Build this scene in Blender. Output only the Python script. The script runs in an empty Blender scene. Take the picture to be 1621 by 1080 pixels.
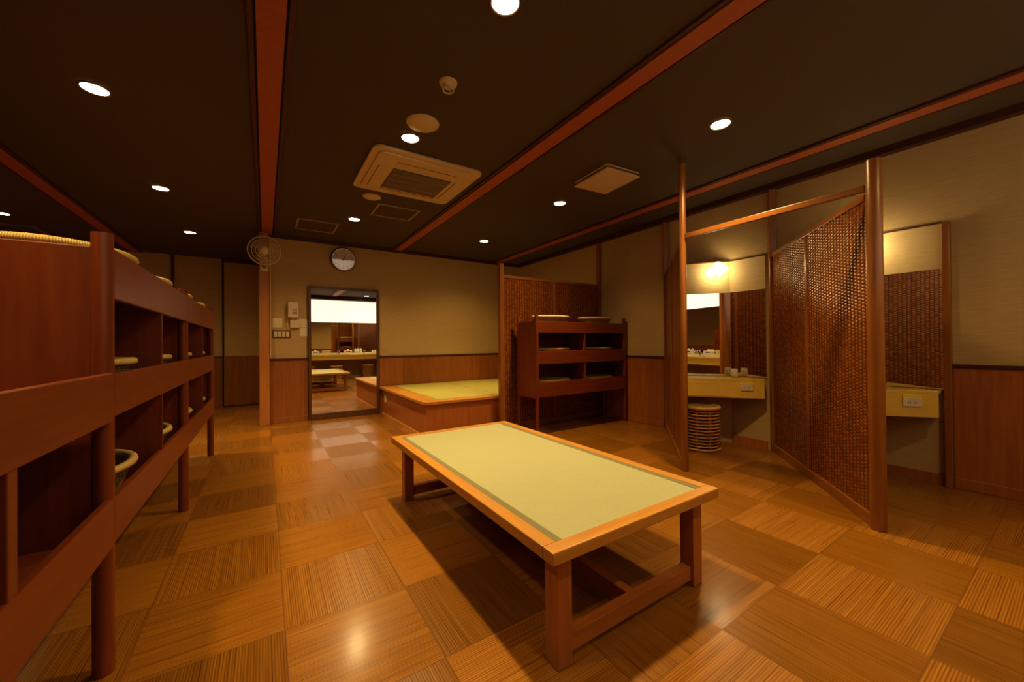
import bpy, bmesh, math, random
from mathutils import Vector, Matrix
random.seed(7)
PI = math.pi
C = bpy.context.scene.collection
HC = 2.55          # ceiling height
XR, YB, YF, XL, YFAR = 4.10, 6.02, -0.95, -3.20, 8.20

# ------------------------------------------------------------------ materials
def newmat(name):
    m = bpy.data.materials.new(name); m.use_nodes = True
    nt = m.node_tree
    return m, nt, nt.nodes['Principled BSDF']
def N(nt, t, **kw):
    n = nt.nodes.new(t)
    for k, v in kw.items():
        if k in n.inputs.keys() if isinstance(k, str) else False: n.inputs[k].default_value = v
        else: setattr(n, k, v)
    return n
def lk(nt, a, b): nt.links.new(a, b)
def c4(c): return (c[0], c[1], c[2], 1)
def mix(nt, fac, a, b, mode='MIX'):
    n = nt.nodes.new('ShaderNodeMix'); n.data_type = 'RGBA'; n.blend_type = mode
    for s, v in ((n.inputs[0], fac), (n.inputs[6], a), (n.inputs[7], b)):
        if hasattr(v, 'is_output'): lk(nt, v, s)
        elif isinstance(v, (tuple, list)): s.default_value = c4(v)
        else: s.default_value = v
    return n.outputs[2]
def math_(nt, op, a, b=None, c=None):
    n = nt.nodes.new('ShaderNodeMath'); n.operation = op
    for i, v in enumerate((a, b, c)):
        if v is None: continue
        if hasattr(v, 'is_output'): lk(nt, v, n.inputs[i])
        else: n.inputs[i].default_value = v
    return n.outputs[0]
def coords(nt, scale=(1, 1, 1)):
    tc = nt.nodes.new('ShaderNodeTexCoord'); mp = nt.nodes.new('ShaderNodeMapping')
    mp.inputs['Scale'].default_value = scale
    lk(nt, tc.outputs['Object'], mp.inputs['Vector'])
    return mp.outputs[0]
def noise(nt, vec, scale=5, detail=3, rough=.5):
    n = nt.nodes.new('ShaderNodeTexNoise'); n.inputs['Scale'].default_value = scale
    n.inputs['Detail'].default_value = detail; n.inputs['Roughness'].default_value = rough
    lk(nt, vec, n.inputs['Vector']); return n.outputs['Fac']
def bump(nt, b, h, strength=.2, dist=.01):
    n = nt.nodes.new('ShaderNodeBump'); n.inputs['Strength'].default_value = strength
    n.inputs['Distance'].default_value = dist
    lk(nt, h, n.inputs['Height']); lk(nt, n.outputs[0], b.inputs['Normal'])
def ramp(nt, fac, lo, hi):
    n = nt.nodes.new('ShaderNodeMapRange'); n.inputs['From Min'].default_value = lo; n.inputs['From Max'].default_value = hi
    lk(nt, fac, n.inputs['Value']); return n.outputs[0]

def wood(name, base, dark, rough=.38, axis='z', coat=.15, scale=1.0):
    m, nt, b = newmat(name)
    st = {'x': (1.2, 16, 16), 'y': (16, 1.2, 16), 'z': (16, 16, 1.2)}[axis]
    v = coords(nt, tuple(s*scale for s in st))
    f = ramp(nt, noise(nt, v, 2.2, 5, .6), .3, .72)
    f2 = ramp(nt, noise(nt, coords(nt, (1.3, 1.3, 1.3)), 1.6, 2), .3, .7)
    c = mix(nt, f, dark, base)
    c = mix(nt, math_(nt, 'MULTIPLY', f2, .22), c, tuple(x*.62 for x in base))
    lk(nt, c, b.inputs['Base Color'])
    b.inputs['Roughness'].default_value = rough
    b.inputs['Coat Weight'].default_value = coat; b.inputs['Coat Roughness'].default_value = .25
    bump(nt, b, f, .06, .004)
    return m
def plain(name, col, rough=.45, metal=0, var=.08, coat=0):
    m, nt, b = newmat(name)
    f = noise(nt, coords(nt), 9, 3)
    lk(nt, mix(nt, f, tuple(x*(1-var) for x in col), tuple(min(1, x*(1+var)) for x in col)), b.inputs['Base Color'])
    b.inputs['Roughness'].default_value = rough; b.inputs['Metallic'].default_value = metal
    b.inputs['Coat Weight'].default_value = coat; b.inputs['Coat Roughness'].default_value = .03
    return m
def emis(name, col, strength):
    m, nt, b = newmat(name)
    b.inputs['Base Color'].default_value = c4((.8, .8, .8))
    b.inputs['Emission Color'].default_value = c4(col); b.inputs['Emission Strength'].default_value = strength
    return m

def mat_floor():
    m, nt, b = newmat('striped_tile_floor')
    tc = nt.nodes.new('ShaderNodeTexCoord'); sep = nt.nodes.new('ShaderNodeSeparateXYZ')
    lk(nt, tc.outputs['Object'], sep.inputs[0])
    S = .4445
    u = math_(nt, 'DIVIDE', math_(nt, 'SUBTRACT', sep.outputs[0], .058), S)
    v = math_(nt, 'DIVIDE', math_(nt, 'SUBTRACT', sep.outputs[1], 1.640), S)
    iu, iv = math_(nt, 'FLOOR', u), math_(nt, 'FLOOR', v)
    par = math_(nt, 'FLOORED_MODULO', math_(nt, 'ADD', iu, iv), 2.0)   # 0/1
    par = math_(nt, 'SUBTRACT', 1.0, par)
    npar = math_(nt, 'SUBTRACT', 1.0, par)
    fu, fv = math_(nt, 'FRACT', u), math_(nt, 'FRACT', v)
    X, Y = sep.outputs[0], sep.outputs[1]
    across = math_(nt, 'ADD', math_(nt, 'MULTIPLY', X, par), math_(nt, 'MULTIPLY', Y, npar))
    along = math_(nt, 'ADD', math_(nt, 'MULTIPLY', Y, par), math_(nt, 'MULTIPLY', X, npar))
    comb = nt.nodes.new('ShaderNodeCombineXYZ')
    lk(nt, iu, comb.inputs[0]); lk(nt, iv, comb.inputs[1])
    wn = nt.nodes.new('ShaderNodeTexWhiteNoise'); wn.noise_dimensions = '3D'; lk(nt, comb.outputs[0], wn.inputs['Vector'])
    # slats
    c2 = nt.nodes.new('ShaderNodeCombineXYZ')
    lk(nt, math_(nt, 'MULTIPLY', across, 165.0), c2.inputs[0]); lk(nt, math_(nt, 'MULTIPLY', along, 2.0), c2.inputs[1])
    lk(nt, math_(nt, 'MULTIPLY', wn.outputs['Value'], 40.0), c2.inputs[2])
    streak = noise(nt, c2.outputs[0], 1.0, 3, .6)
    sl = math_(nt, 'SINE', math_(nt, 'MULTIPLY', across, 2*PI/.0085))
    sl = math_(nt, 'MULTIPLY_ADD', sl, .5, .5)
    f = math_(nt, 'ADD', math_(nt, 'MULTIPLY', ramp(nt, streak, .22, .80), .62), math_(nt, 'MULTIPLY', sl, .38))
    c = mix(nt, f, (.095, .029, .0030), (.43, .190, .018))
    tone = math_(nt, 'ADD', math_(nt, 'MULTIPLY', wn.outputs['Value'], .30), .72)
    tone = math_(nt, 'ADD', tone, math_(nt, 'MULTIPLY', npar, .22))  # one stripe direction painted lighter, imitating its directional sheen in the colour
    hsv = nt.nodes.new('ShaderNodeHueSaturation'); lk(nt, c, hsv.inputs['Color']); lk(nt, tone, hsv.inputs['Value'])
    ed = math_(nt, 'MINIMUM', math_(nt, 'MINIMUM', fu, math_(nt, 'SUBTRACT', 1.0, fu)), math_(nt, 'MINIMUM', fv, math_(nt, 'SUBTRACT', 1.0, fv)))
    line = math_(nt, 'LESS_THAN', ed, .005)
    c = mix(nt, math_(nt, 'MULTIPLY', line, .55), hsv.outputs[0], (.12, .045, .012))
    lk(nt, c, b.inputs['Base Color'])
    lk(nt, math_(nt, 'MULTIPLY_ADD', streak, .12, .23), b.inputs['Roughness'])
    tg = nt.nodes.new('ShaderNodeTangent'); tg.direction_type = 'UV_MAP'; tg.uv_map = 'UVMap'
    lk(nt, tg.outputs[0], b.inputs['Tangent'])
    b.inputs['Anisotropic'].default_value = .55
    lk(nt, math_(nt, 'MULTIPLY', par, .25), b.inputs['Anisotropic Rotation'])
    lk(nt, math_(nt, 'MULTIPLY_ADD', npar, .42, .10), b.inputs['Coat Weight']); b.inputs['Coat Roughness'].default_value = .17
    bump(nt, b, f, .10, .002)
    return m
def mat_weave():
    m, nt, b = newmat('woven_bark_panel')
    tc = nt.nodes.new('ShaderNodeTexCoord'); sep = nt.nodes.new('ShaderNodeSeparateXYZ')
    lk(nt, tc.outputs['Object'], sep.inputs[0])
    P = .038; Q = .0205
    a = math_(nt, 'DIVIDE', sep.outputs[0], P)
    ia = math_(nt, 'FLOOR', a); fa = math_(nt, 'FRACT', a)
    par = math_(nt, 'FLOORED_MODULO', ia, 2.0)
    z = math_(nt, 'ADD', math_(nt, 'DIVIDE', sep.outputs[2], Q), math_(nt, 'MULTIPLY', par, .5))
    iz = math_(nt, 'FLOOR', z); fz = math_(nt, 'FRACT', z)
    sa = math_(nt, 'SINE', math_(nt, 'MULTIPLY', fa, PI)); sz = math_(nt, 'SINE', math_(nt, 'MULTIPLY', fz, PI))
    h = math_(nt, 'MULTIPLY', math_(nt, 'POWER', sa, .55), math_(nt, 'MULTIPLY_ADD', math_(nt, 'POWER', sz, .8), .75, .25))
    cc = nt.nodes.new('ShaderNodeCombineXYZ'); lk(nt, ia, cc.inputs[0]); lk(nt, iz, cc.inputs[1])
    wn = nt.nodes.new('ShaderNodeTexWhiteNoise'); wn.noise_dimensions = '3D'; lk(nt, cc.outputs[0], wn.inputs['Vector'])
    nz = math_(nt, 'ADD', math_(nt, 'MULTIPLY', wn.outputs['Value'], .6), math_(nt, 'MULTIPLY', noise(nt, coords(nt, (30, 30, 30)), 1.0, 2), .4))
    base = mix(nt, nz, (.165, .046, .007), (.39, .135, .021))
    c = mix(nt, ramp(nt, h, .12, .78), (.090, .028, .006), base)
    lk(nt, c, b.inputs['Base Color'])
    b.inputs['Roughness'].default_value = .24
    b.inputs['Specular IOR Level'].default_value = .55; b.inputs['Specular Tint'].default_value = (1, .62, .34, 1)
    bump(nt, b, h, .6, .006)
    return m
def mat_wallpaper(name, col):
    m, nt, b = newmat(name)
    f = noise(nt, coords(nt, (5, 5, 90)), 1.6, 4, .65)
    g = noise(nt, coords(nt, (60, 60, 190)), 1.0, 2)
    c = mix(nt, ramp(nt, f, .25, .75), tuple(x*.86 for x in col), tuple(x*1.08 for x in col))
    lk(nt, c, b.inputs['Base Color']); b.inputs['Roughness'].default_value = .75
    bump(nt, b, math_(nt, 'ADD', f, g), .12, .004)
    return m
def mat_ceiling():
    m, nt, b = newmat('dark_textured_ceiling')
    f = noise(nt, coords(nt, (60, 30, 30)), 2.0, 4, .7)
    lk(nt, mix(nt, f, (.054, .037, .019), (.135, .094, .050)), b.inputs['Base Color'])
    b.inputs['Roughness'].default_value = .85
    bump(nt, b, f, .35, .006)
    return m
def mat_wainscot(name, axis, base=(.38, .140, .026), dark=(.25, .080, .015), pitch=.46):
    m, nt, b = newmat(name)
    f = ramp(nt, noise(nt, coords(nt, (14, 14, .9)), 2.4, 5, .62), .28, .74)
    tc = nt.nodes.new('ShaderNodeTexCoord'); sep = nt.nodes.new('ShaderNodeSeparateXYZ'); lk(nt, tc.outputs['Object'], sep.inputs[0])
    u = math_(nt, 'DIVIDE', sep.outputs[0 if axis == 'x' else 1], pitch)
    iu = math_(nt, 'FLOOR', u); fu = math_(nt, 'FRACT', u)
    wn = nt.nodes.new('ShaderNodeTexWhiteNoise'); wn.noise_dimensions = '1D'; lk(nt, iu, wn.inputs['W'])
    c = mix(nt, f, dark, base)
    hsv = nt.nodes.new('ShaderNodeHueSaturation'); lk(nt, c, hsv.inputs['Color'])
    lk(nt, math_(nt, 'MULTIPLY_ADD', wn.outputs['Value'], .28, .84), hsv.inputs['Value'])
    line = math_(nt, 'LESS_THAN', fu, .010)
    lk(nt, mix(nt, math_(nt, 'MULTIPLY', line, .5), hsv.outputs[0], (.08, .03, .01)), b.inputs['Base Color'])
    b.inputs['Roughness'].default_value = .42; b.inputs['Coat Weight'].default_value = .1
    return m
def mat_tatami(name, base, axis=1):
    m, nt, b = newmat(name)
    st = [70, 70, 70]; st[axis] = 6
    f = noise(nt, coords(nt, tuple(st)), 3.0, 3, .6)
    tc = nt.nodes.new('ShaderNodeTexCoord'); sep = nt.nodes.new('ShaderNodeSeparateXYZ'); lk(nt, tc.outputs['Object'], sep.inputs[0])
    w = math_(nt, 'SINE', math_(nt, 'MULTIPLY', sep.outputs[1-axis], 2*PI/.016))
    w = math_(nt, 'MULTIPLY_ADD', w, .5, .5)
    g = noise(nt, coords(nt, (2, 2, 2)), 1.5, 2)
    c = mix(nt, f, tuple(x*.80 for x in base), tuple(x*1.12 for x in base))
    c = mix(nt, math_(nt, 'MULTIPLY', w, .12), c, tuple(x*.7 for x in base))
    c = mix(nt, math_(nt, 'MULTIPLY', g, .3), c, (base[0]*1.05, base[1]*.93, base[2]*.75))
    lk(nt, c, b.inputs['Base Color']); b.inputs['Roughness'].default_value = .5
    bump(nt, b, math_(nt, 'ADD', f, w), .10, .003)
    return m
def mat_wicker(name, base):
    m, nt, b = newmat(name)
    tc = nt.nodes.new('ShaderNodeTexCoord'); sep = nt.nodes.new('ShaderNodeSeparateXYZ'); lk(nt, tc.outputs['Object'], sep.inputs[0])
    ang = math_(nt, 'ARCTAN2', sep.outputs[1], sep.outputs[0])
    row = math_(nt, 'FLOOR', math_(nt, 'DIVIDE', sep.outputs[2], .011))
    ph = math_(nt, 'MULTIPLY', math_(nt, 'FLOORED_MODULO', row, 2.0), PI)
    w = math_(nt, 'SINE', math_(nt, 'ADD', math_(nt, 'MULTIPLY', ang, 44.0), ph))
    r = math_(nt, 'SINE', math_(nt, 'MULTIPLY', math_(nt, 'FRACT', math_(nt, 'DIVIDE', sep.outputs[2], .011)), PI))
    h = math_(nt, 'MULTIPLY', math_(nt, 'MULTIPLY_ADD', w, .4, .6), r)
    lk(nt, mix(nt, h, tuple(x*.42 for x in base), base), b.inputs['Base Color'])
    b.inputs['Roughness'].default_value = .5; bump(nt, b, h, .6, .006)
    return m
def mat_rim(name, base):
    m, nt, b = newmat(name)
    tc = nt.nodes.new('ShaderNodeTexCoord'); sep = nt.nodes.new('ShaderNodeSeparateXYZ'); lk(nt, tc.outputs['Object'], sep.inputs[0])
    ang = math_(nt, 'ARCTAN2', sep.outputs[1], sep.outputs[0])
    w = math_(nt, 'MULTIPLY_ADD', math_(nt, 'SINE', math_(nt, 'MULTIPLY', ang, 240.0)), .5, .5)
    lk(nt, mix(nt, w, tuple(x*.6 for x in base), base), b.inputs['Base Color'])
    b.inputs['Roughness'].default_value = .45; bump(nt, b, w, .5, .005)
    return m
def mat_glass(name, col=(1, 1, 1), alpha=.3):
    m, nt, b = newmat(name)
    b.inputs['Base Color'].default_value = c4(col); b.inputs['Roughness'].default_value = .03
    b.inputs['Alpha'].default_value = alpha; b.inputs['IOR'].default_value = 1.4
    return m
def mat_mirror():
    m, nt, b = newmat('mirror_glass')
    b.inputs['Base Color'].default_value = (.90, .90, .87, 1); b.inputs['Metallic'].default_value = 1
    b.inputs['Roughness'].default_value = .004
    return m
def mat_plaster(name, col):
    m, nt, b = newmat(name)
    f = noise(nt, coords(nt, (14, 14, 14)), 2.0, 5, .65)
    lk(nt, mix(nt, f, tuple(x*.72 for x in col), tuple(x*1.15 for x in col)), b.inputs['Base Color'])
    b.inputs['Roughness'].default_value = .6; bump(nt, b, f, .2, .005)
    return m

M = dict(
    floor=mat_floor(), weave=mat_weave(), ceil=mat_ceiling(),
    paper=mat_wallpaper('beige_textured_wallpaper', (.52, .365, .160)),
    paper2=mat_wallpaper('beige_booth_wallpaper', (.58, .43, .20)),
    wains_x=mat_wainscot('wainscot_boards_back', 'x'), wains_y=mat_wainscot('wainscot_boards_side', 'y', (.47, .17, .032), (.32, .10, .018), pitch=.62),
    beam=mat_plaster('red_brown_beam', (.42, .120, .038)),
    groove=plain('dark_groove', (.015, .008, .005), .7),
    moulding=wood('dark_red_moulding', (.10, .028, .012), (.06, .016, .008), .5, 'y'),
    red_z=wood('red_stained_wood_upright', (.245, .056, .0085), (.17, .035, .0055), .42, 'z'),
    red_y=wood('red_stained_wood_lengthwise', (.245, .056, .0085), (.17, .035, .0055), .42, 'y'),
    red_x=wood('red_stained_wood_crosswise', (.245, .056, .0085), (.17, .035, .0055), .42, 'x'),
    post=wood('honey_brown_post', (.36, .140, .027), (.25, .088, .015), .34, 'z'),
    rail=wood('honey_brown_rail', (.36, .140, .027), (.25, .088, .015), .34, 'x'),
    pillar=wood('amber_pillar_wood', (.55, .235, .055), (.44, .17, .038), .4, 'z'),
    frame_y=wood('amber_table_frame_long', (.60, .295, .060), (.46, .200, .036), .36, 'y', .1),
    frame_x=wood('amber_table_frame_short', (.60, .295, .060), (.46, .200, .036), .36, 'x', .1),
    leg_z=wood('brown_leg_wood', (.44, .155, .028), (.31, .100, .018), .38, 'z', .1),
    leg_y=wood('brown_stretcher_long', (.44, .155, .028), (.31, .100, .018), .38, 'y', .1),
    leg_x=wood('brown_stretcher_short', (.44, .155, .028), (.31, .100, .018), .38, 'x', .1),
    plat=wood('orange_plywood', (.46, .165, .038), (.36, .115, .024), .4, 'z'),
    tatami=mat_tatami('green_tatami', (.405, .40, .235), 0), tatami2=mat_tatami('olive_tatami', (.42, .385, .105), 0),
    tborder=plain('dark_green_tatami_border', (.20, .175, .085), .7),
    mirror=mat_mirror(), mframe=wood('dark_brown_mirror_frame', (.14, .058, .022), (.09, .035, .013), .4, 'z'),
    desk=wood('yellow_laminate', (.84, .58, .125), (.79, .52, .105), .22, 'x', .4, .6),
    cream=plain('cream_plastic', (.66, .54, .36), .4), ivory=plain('ivory_plastic', (.72, .60, .42), .35),
    white=plain('white_ceramic', (.82, .80, .76), .2, coat=.5), grey=plain('grey_plastic', (.22, .20, .17), .5),
    black=plain('black_ink', (.02, .017, .014), .5), chrome=plain('chrome', (.75, .73, .70), .15, 1),
    steel=plain('dark_steel', (.22, .15, .09), .35, .8), yellow=plain('yellow_sticker', (.85, .68, .05), .5),
    face=plain('clock_dial', (.55, .44, .28), .35, coat=1.0),
    wicker=mat_wicker('brown_wicker', (.66, .42, .15)), rim=mat_rim('pale_wicker_rim', (.86, .60, .20)),
    rattan=plain('pale_rattan', (.58, .30, .09), .35, var=.25), cane=mat_wicker('cane_seat', (.50, .30, .12)),
    lamp=emis('downlight_glow', (1.0, .80, .48), 34), globe=emis('frosted_globe_glow', (1.0, .80, .46), 17),
    tube=emis('strip_light_glow', (1.0, .90, .74), 16),
    acwhite=plain('aged_cream_panel', (.60, .46, .28), .5), grille=plain('dark_grille', (.10, .075, .05), .6),
    glass=mat_glass('clear_glass', (.9, .85, .7), .22), frost=mat_glass('fan_guard_glass', (.8, .75, .65)),
    screen=emis('luminous_white_panel', (1.0, .87, .68), 1.1), hatchf=plain('pale_hatch_frame', (.34, .25, .15), .5), towel=plain('cream_towel', (.78, .62, .36), .9),
    tissue=plain('white_card', (.85, .82, .80), .6), blue=plain('blue_print', (.10, .11, .35), .5),
)
def mat_guard():
    m, nt, b = newmat('fan_wire_guard')
    b.inputs['Base Color'].default_value = (.66, .55, .36, 1); b.inputs['Roughness'].default_value = .4
    return m
M['wire'] = mat_guard()
def mat_blade():
    m, nt, b = newmat('fan_smoky_blade')
    b.inputs['Base Color'].default_value = (.50, .42, .30, 1); b.inputs['Roughness'].default_value = .2
    b.inputs['Alpha'].default_value = .62
    return m
M['blade'] = mat_blade()

M['face'].node_tree.nodes['Principled BSDF'].inputs['Coat IOR'].default_value = 2.3
# ------------------------------------------------------------------ mesh helpers
class MB:
    def __init__(s): s.v = []; s.f = []; s.sm = []
    def add(s, vs, fs, smooth=False):
        o = len(s.v); s.v += [Vector(p) for p in vs]
        s.f += [tuple(i+o for i in f) for f in fs]; s.sm += [smooth]*len(fs); return s
    def box(s, x0, x1, y0, y1, z0, z1):
        v = [(x, y, z) for z in (z0, z1) for y in (y0, y1) for x in (x0, x1)]
        return s.add(v, [(0, 2, 3, 1), (4, 5, 7, 6), (0, 1, 5, 4), (2, 6, 7, 3), (0, 4, 6, 2), (1, 3, 7, 5)])
    def prism(s, poly, z0, z1):
        n = len(poly)
        v = [(x, y, z0) for x, y in poly]+[(x, y, z1) for x, y in poly]
        return s.add(v, [tuple(range(n))[::-1], tuple(range(n, 2*n))]+[(i, (i+1) % n, n+(i+1) % n, n+i) for i in range(n)])
    def cyl(s, p0, p1, r0, r1=None, seg=20, caps=True, smooth=True):
        r1 = r0 if r1 is None else r1
        p0, p1 = Vector(p0), Vector(p1); d = (p1-p0).normalized()
        a = d.orthogonal().normalized(); b = d.cross(a)
        vs = [p0+(a*math.cos(t)+b*math.sin(t))*r0 for t in [2*PI*i/seg for i in range(seg)]]
        vs += [p1+(a*math.cos(t)+b*math.sin(t))*r1 for t in [2*PI*i/seg for i in range(seg)]]
        s.add(vs, [(i, (i+1) % seg, seg+(i+1) % seg, seg+i) for i in range(seg)], smooth)
        if caps: s.add(vs[:seg], [tuple(range(seg))[::-1]]); s.add(vs[seg:], [tuple(range(seg))])
        return s
    def lathe(s, prof, c=(0, 0, 0), seg=32, sx=1, sy=1, smooth=True):
        c = Vector(c); n = len(prof)
        vs = [c+Vector((r*math.cos(2*PI*i/seg)*sx, r*math.sin(2*PI*i/seg)*sy, z)) for i in range(seg) for r, z in prof]
        fs = [(i*n+j, ((i+1) % seg)*n+j, ((i+1) % seg)*n+j+1, i*n+j+1) for i in range(seg) for j in range(n-1)]
        return s.add(vs, fs, smooth)
    def torus(s, R, r, c=(0, 0, 0), seg=40, rs=10, sx=1, sy=1, mat=None):
        c = Vector(c); vs = []
        for i in range(seg):
            t = 2*PI*i/seg
            for j in range(rs):
                q = 2*PI*j/rs
                p = Vector(((R*sx+r*math.cos(q))*math.cos(t), (R*sy+r*math.cos(q))*math.sin(t), r*math.sin(q)))
                vs.append((mat @ p if mat else p)+c)
        return s.add(vs, [(i*rs+j, ((i+1) % seg)*rs+j, ((i+1) % seg)*rs+(j+1) % rs, i*rs+(j+1) % rs) for i in range(seg) for j in range(rs)], True)
    def tube(s, pts, r, seg=8):
        for a, b in zip(pts, pts[1:]): s.cyl(a, b, r, seg=seg)
        return s
    def sphere(s, c, r, seg=20, rings=12, sz=1):
        return s.lathe([(max(1e-5, r*math.sin(PI*k/rings)), -r*sz*math.cos(PI*k/rings)) for k in range(rings+1)], c, seg)
    def xf(s, mat): s.v = [mat @ p for p in s.v]; return s
    def mesh(s, name, bevel=0):
        me = bpy.data.meshes.new(name); me.from_pydata([tuple(p) for p in s.v], [], s.f)
        me.polygons.foreach_set('use_smooth', s.sm)
        if bevel:
            bm = bmesh.new(); bm.from_mesh(me)
            bmesh.ops.remove_doubles(bm, verts=bm.verts, dist=1e-6)
            es = [e for e in bm.edges if len(e.link_faces) == 2 and e.calc_face_angle(0) > .6]
            bmesh.ops.bevel(bm, geom=es, offset=bevel, segments=2, profile=.5, affect='EDGES', clamp_overlap=True)
            bm.to_mesh(me); bm.free()
        me.update(); return me

WM = {}
def build(mb, name, mat, parent=None, bevel=0, local=False):
    """mb is in world coordinates (or in its thing's own coordinates when local)"""
    if parent is not None and not local: mb.xf(WM[parent.name].inverted())
    me = mb.mesh(name, bevel); me.materials.append(mat)
    o = bpy.data.objects.new(name, me); C.objects.link(o)
    o.parent = parent
    WM[o.name] = WM[parent.name] if parent is not None else Matrix.Identity(4)
    return o
def tag(o, label=None, cat=None, group=None, kind=None):
    for k, v in (('label', label), ('category', cat), ('group', group), ('kind', kind)):
        if v: o[k] = v
    return o
def thing(name, label, cat, loc=(0, 0, 0), rz=0, group=None):
    o = bpy.data.objects.new(name, None); C.objects.link(o)
    o.empty_display_size = .1; o.location = loc; o.rotation_euler = (0, 0, rz)
    WM[o.name] = Matrix.Translation(loc) @ Matrix.Rotation(rz, 4, 'Z')
    return tag(o, label, cat, group)
def copy_tree(o, parent=None):
    c = o.copy(); C.objects.link(c)
    if parent is not None: c.parent = parent
    for ch in [k for k in o.children]: copy_tree(ch, c)
    return c
def dup(o, loc, rz=None, label=None, group=None):
    c = copy_tree(o); c.location = loc
    if rz is not None: c.rotation_euler = (0, 0, rz)
    WM[c.name] = Matrix.Translation(loc) @ Matrix.Rotation(c.rotation_euler.z, 4, 'Z')
    return tag(c, label, None, group)
def struct(name, mb, mat, bevel=0, label=None):
    o = build(mb, name, mat, None, bevel); o['kind'] = 'structure'
    if label: o['label'] = label
    return o
def bx(*a): return MB().box(*a)

# ------------------------------------------------------------------ setting
me = bpy.data.meshes.new('floor')
fx0, fx1, fy0, fy1 = XL-.1, XR+.1, YF-.1, YFAR+.1
me.from_pydata([(fx0, fy0, 0), (fx1, fy0, 0), (fx1, fy1, 0), (fx0, fy1, 0), (fx0, fy0, -.1), (fx1, fy0, -.1), (fx1, fy1, -.1), (fx0, fy1, -.1)], [],
               [(0, 1, 2, 3), (7, 6, 5, 4), (0, 4, 5, 1), (1, 5, 6, 2), (2, 6, 7, 3), (3, 7, 4, 0)])
uv = me.uv_layers.new(name='UVMap')
for l in me.loops:
    co = me.vertices[l.vertex_index].co; uv.data[l.index].uv = (co.x, co.y)
me.materials.append(M['floor'])
fl = bpy.data.objects.new('floor', me); C.objects.link(fl); fl['kind'] = 'structure'
fl['label'] = 'glossy floor of striped square tiles laid in alternating directions'
struct('ceiling', bx(fx0, fx1, fy0, fy1, HC, HC+.1), M['ceil'], label='dark brown textured ceiling')
struct('wall_back', bx(.05, XR, YB, YB+.1, 0, HC), M['paper'], label='beige papered wall behind the clock and tall mirror')
struct('wall_right', bx(XR, XR+.1, YF-.1, YB+.1, 0, HC), M['paper'], label='beige papered wall behind the vanity booths')
struct('wall_passage', bx(.05, .15, YB+.1, YFAR, 0, HC), M['paper'])
struct('wall_far', bx(XL-.1, .15, YFAR, YFAR+.1, 0, HC), M['paper'], label='far beige wall beyond the long shelf')
struct('wall_left', bx(XL-.1, XL, YF-.1, YFAR, 0, HC), M['paper'])
struct('wall_front', bx(XL, XR, YF-.1, YF, 0, HC), M['paper'], label='wall behind the wash counter, seen in the mirrors')
# wainscots, caps, baseboards, mouldings
WZ = .873
def wains(k, ax, a0, a1, at, sgn, mat):
    d0, d1 = at, at+sgn*.014; c1 = at+sgn*.026; b1 = at+sgn*.022
    f = (lambda p0, p1, q0, q1, z0, z1: bx(p0, p1, min(q0, q1), max(q0, q1), z0, z1)) if ax == 'x' else (lambda p0, p1, q0, q1, z0, z1: bx(min(q0, q1), max(q0, q1), p0, p1, z0, z1))
    struct('trim_%d' % k, f(a0, a1, d0, d1, .075, WZ-.025), mat, label='reddish wooden wainscot boards')
    struct('trim_%d' % (k+1), f(a0, a1, d0, c1, WZ-.025, WZ), M['moulding'], .003, label='thin dark cap rail of the wainscot')
    struct('baseboard_%d' % k, f(a0, a1, d0, b1, 0, .075), M['wains_x'] if ax == 'x' else M['wains_y'], .003)
wains(1, 'x', .05, XR, YB, -1, M['wains_x'])
wains(3, 'y', 2.885, YB-.03, XR, -1, M['wains_y'])
wains(5, 'y', YF, .55, XR, -1, M['wains_y'])
wains(7, 'x', XL, -.60, YFAR, -1, M['wains_x'])
# sliding door in the far wall
door = struct('door_1', bx(-.585, .04, YFAR-.05, YFAR-.012, .02, HC-.06), M['paper'], .003, label='beige sliding door panel with wooden lower half')
build(bx(-.575, .04, YFAR-.056, YFAR-.05, .03, WZ), 'lower_panel', M['wains_x'], door)
build(bx(-.61, -.585, YFAR-.06, YFAR-.012, 0, HC-.06), 'door_gap_shade', M['groove'], door)  # near-black strip paints the shaded gap at the sliding door's edge
build(bx(-.61, .05, YFAR-.06, YFAR-.012, HC-.06, HC), 'door_lintel', M['moulding'], door)
struct('trim_9', bx(-1.27, -1.235, YFAR-.04, YFAR, 0, HC), M['moulding'])
struct('trim_10', bx(.05, XR, YB-.035, YB, HC-.05, HC), M['moulding'], label='dark moulding along the top of the back wall')
struct('trim_11', bx(XR-.07, XR, YF, YB-.035, HC-.055, HC), M['moulding'], label='dark red moulding along the top of the right wall')
for k, xb in enumerate((-1.70, .030, 1.775, 3.60)):
    nm = 'ceiling_beam'
    z0 = HC-.018
    o = struct('trim_%d' % (12+k), bx(xb-.058, xb+.058, YF, YFAR if xb < 0 else YB-.036, z0, HC+.005), M['beam'],
               label=('red brown ceiling strip over the long shelf', 'red brown ceiling strip leading to the fan pillar', 'red brown ceiling strip beside the ceiling cassette', 'red brown ceiling strip in front of the booths')[k])
    y1 = YFAR if xb < 0 else YB-.036
    for s in (-1, 1):
        build(bx(*sorted((xb+s*.058, xb+s*.070)), YF, y1, z0+.012, HC+.005), 'groove', M['groove'], o)
        build(bx(*sorted((xb+s*.070, xb+s*.092)), YF, y1, z0+.002, HC+.005), 'edge_strip', M['moulding'], o)
pl = struct('pillar', bx(-.062, .050, 5.93, 6.06, 0, HC), M['pillar'], .006, label='amber wooden pillar at the corner of the back wall')
build(MB().cyl((.062, 6.006, .875), (.062, 6.006, HC-.05), .009, seg=10), 'conduit', M['ivory'], pl)

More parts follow.
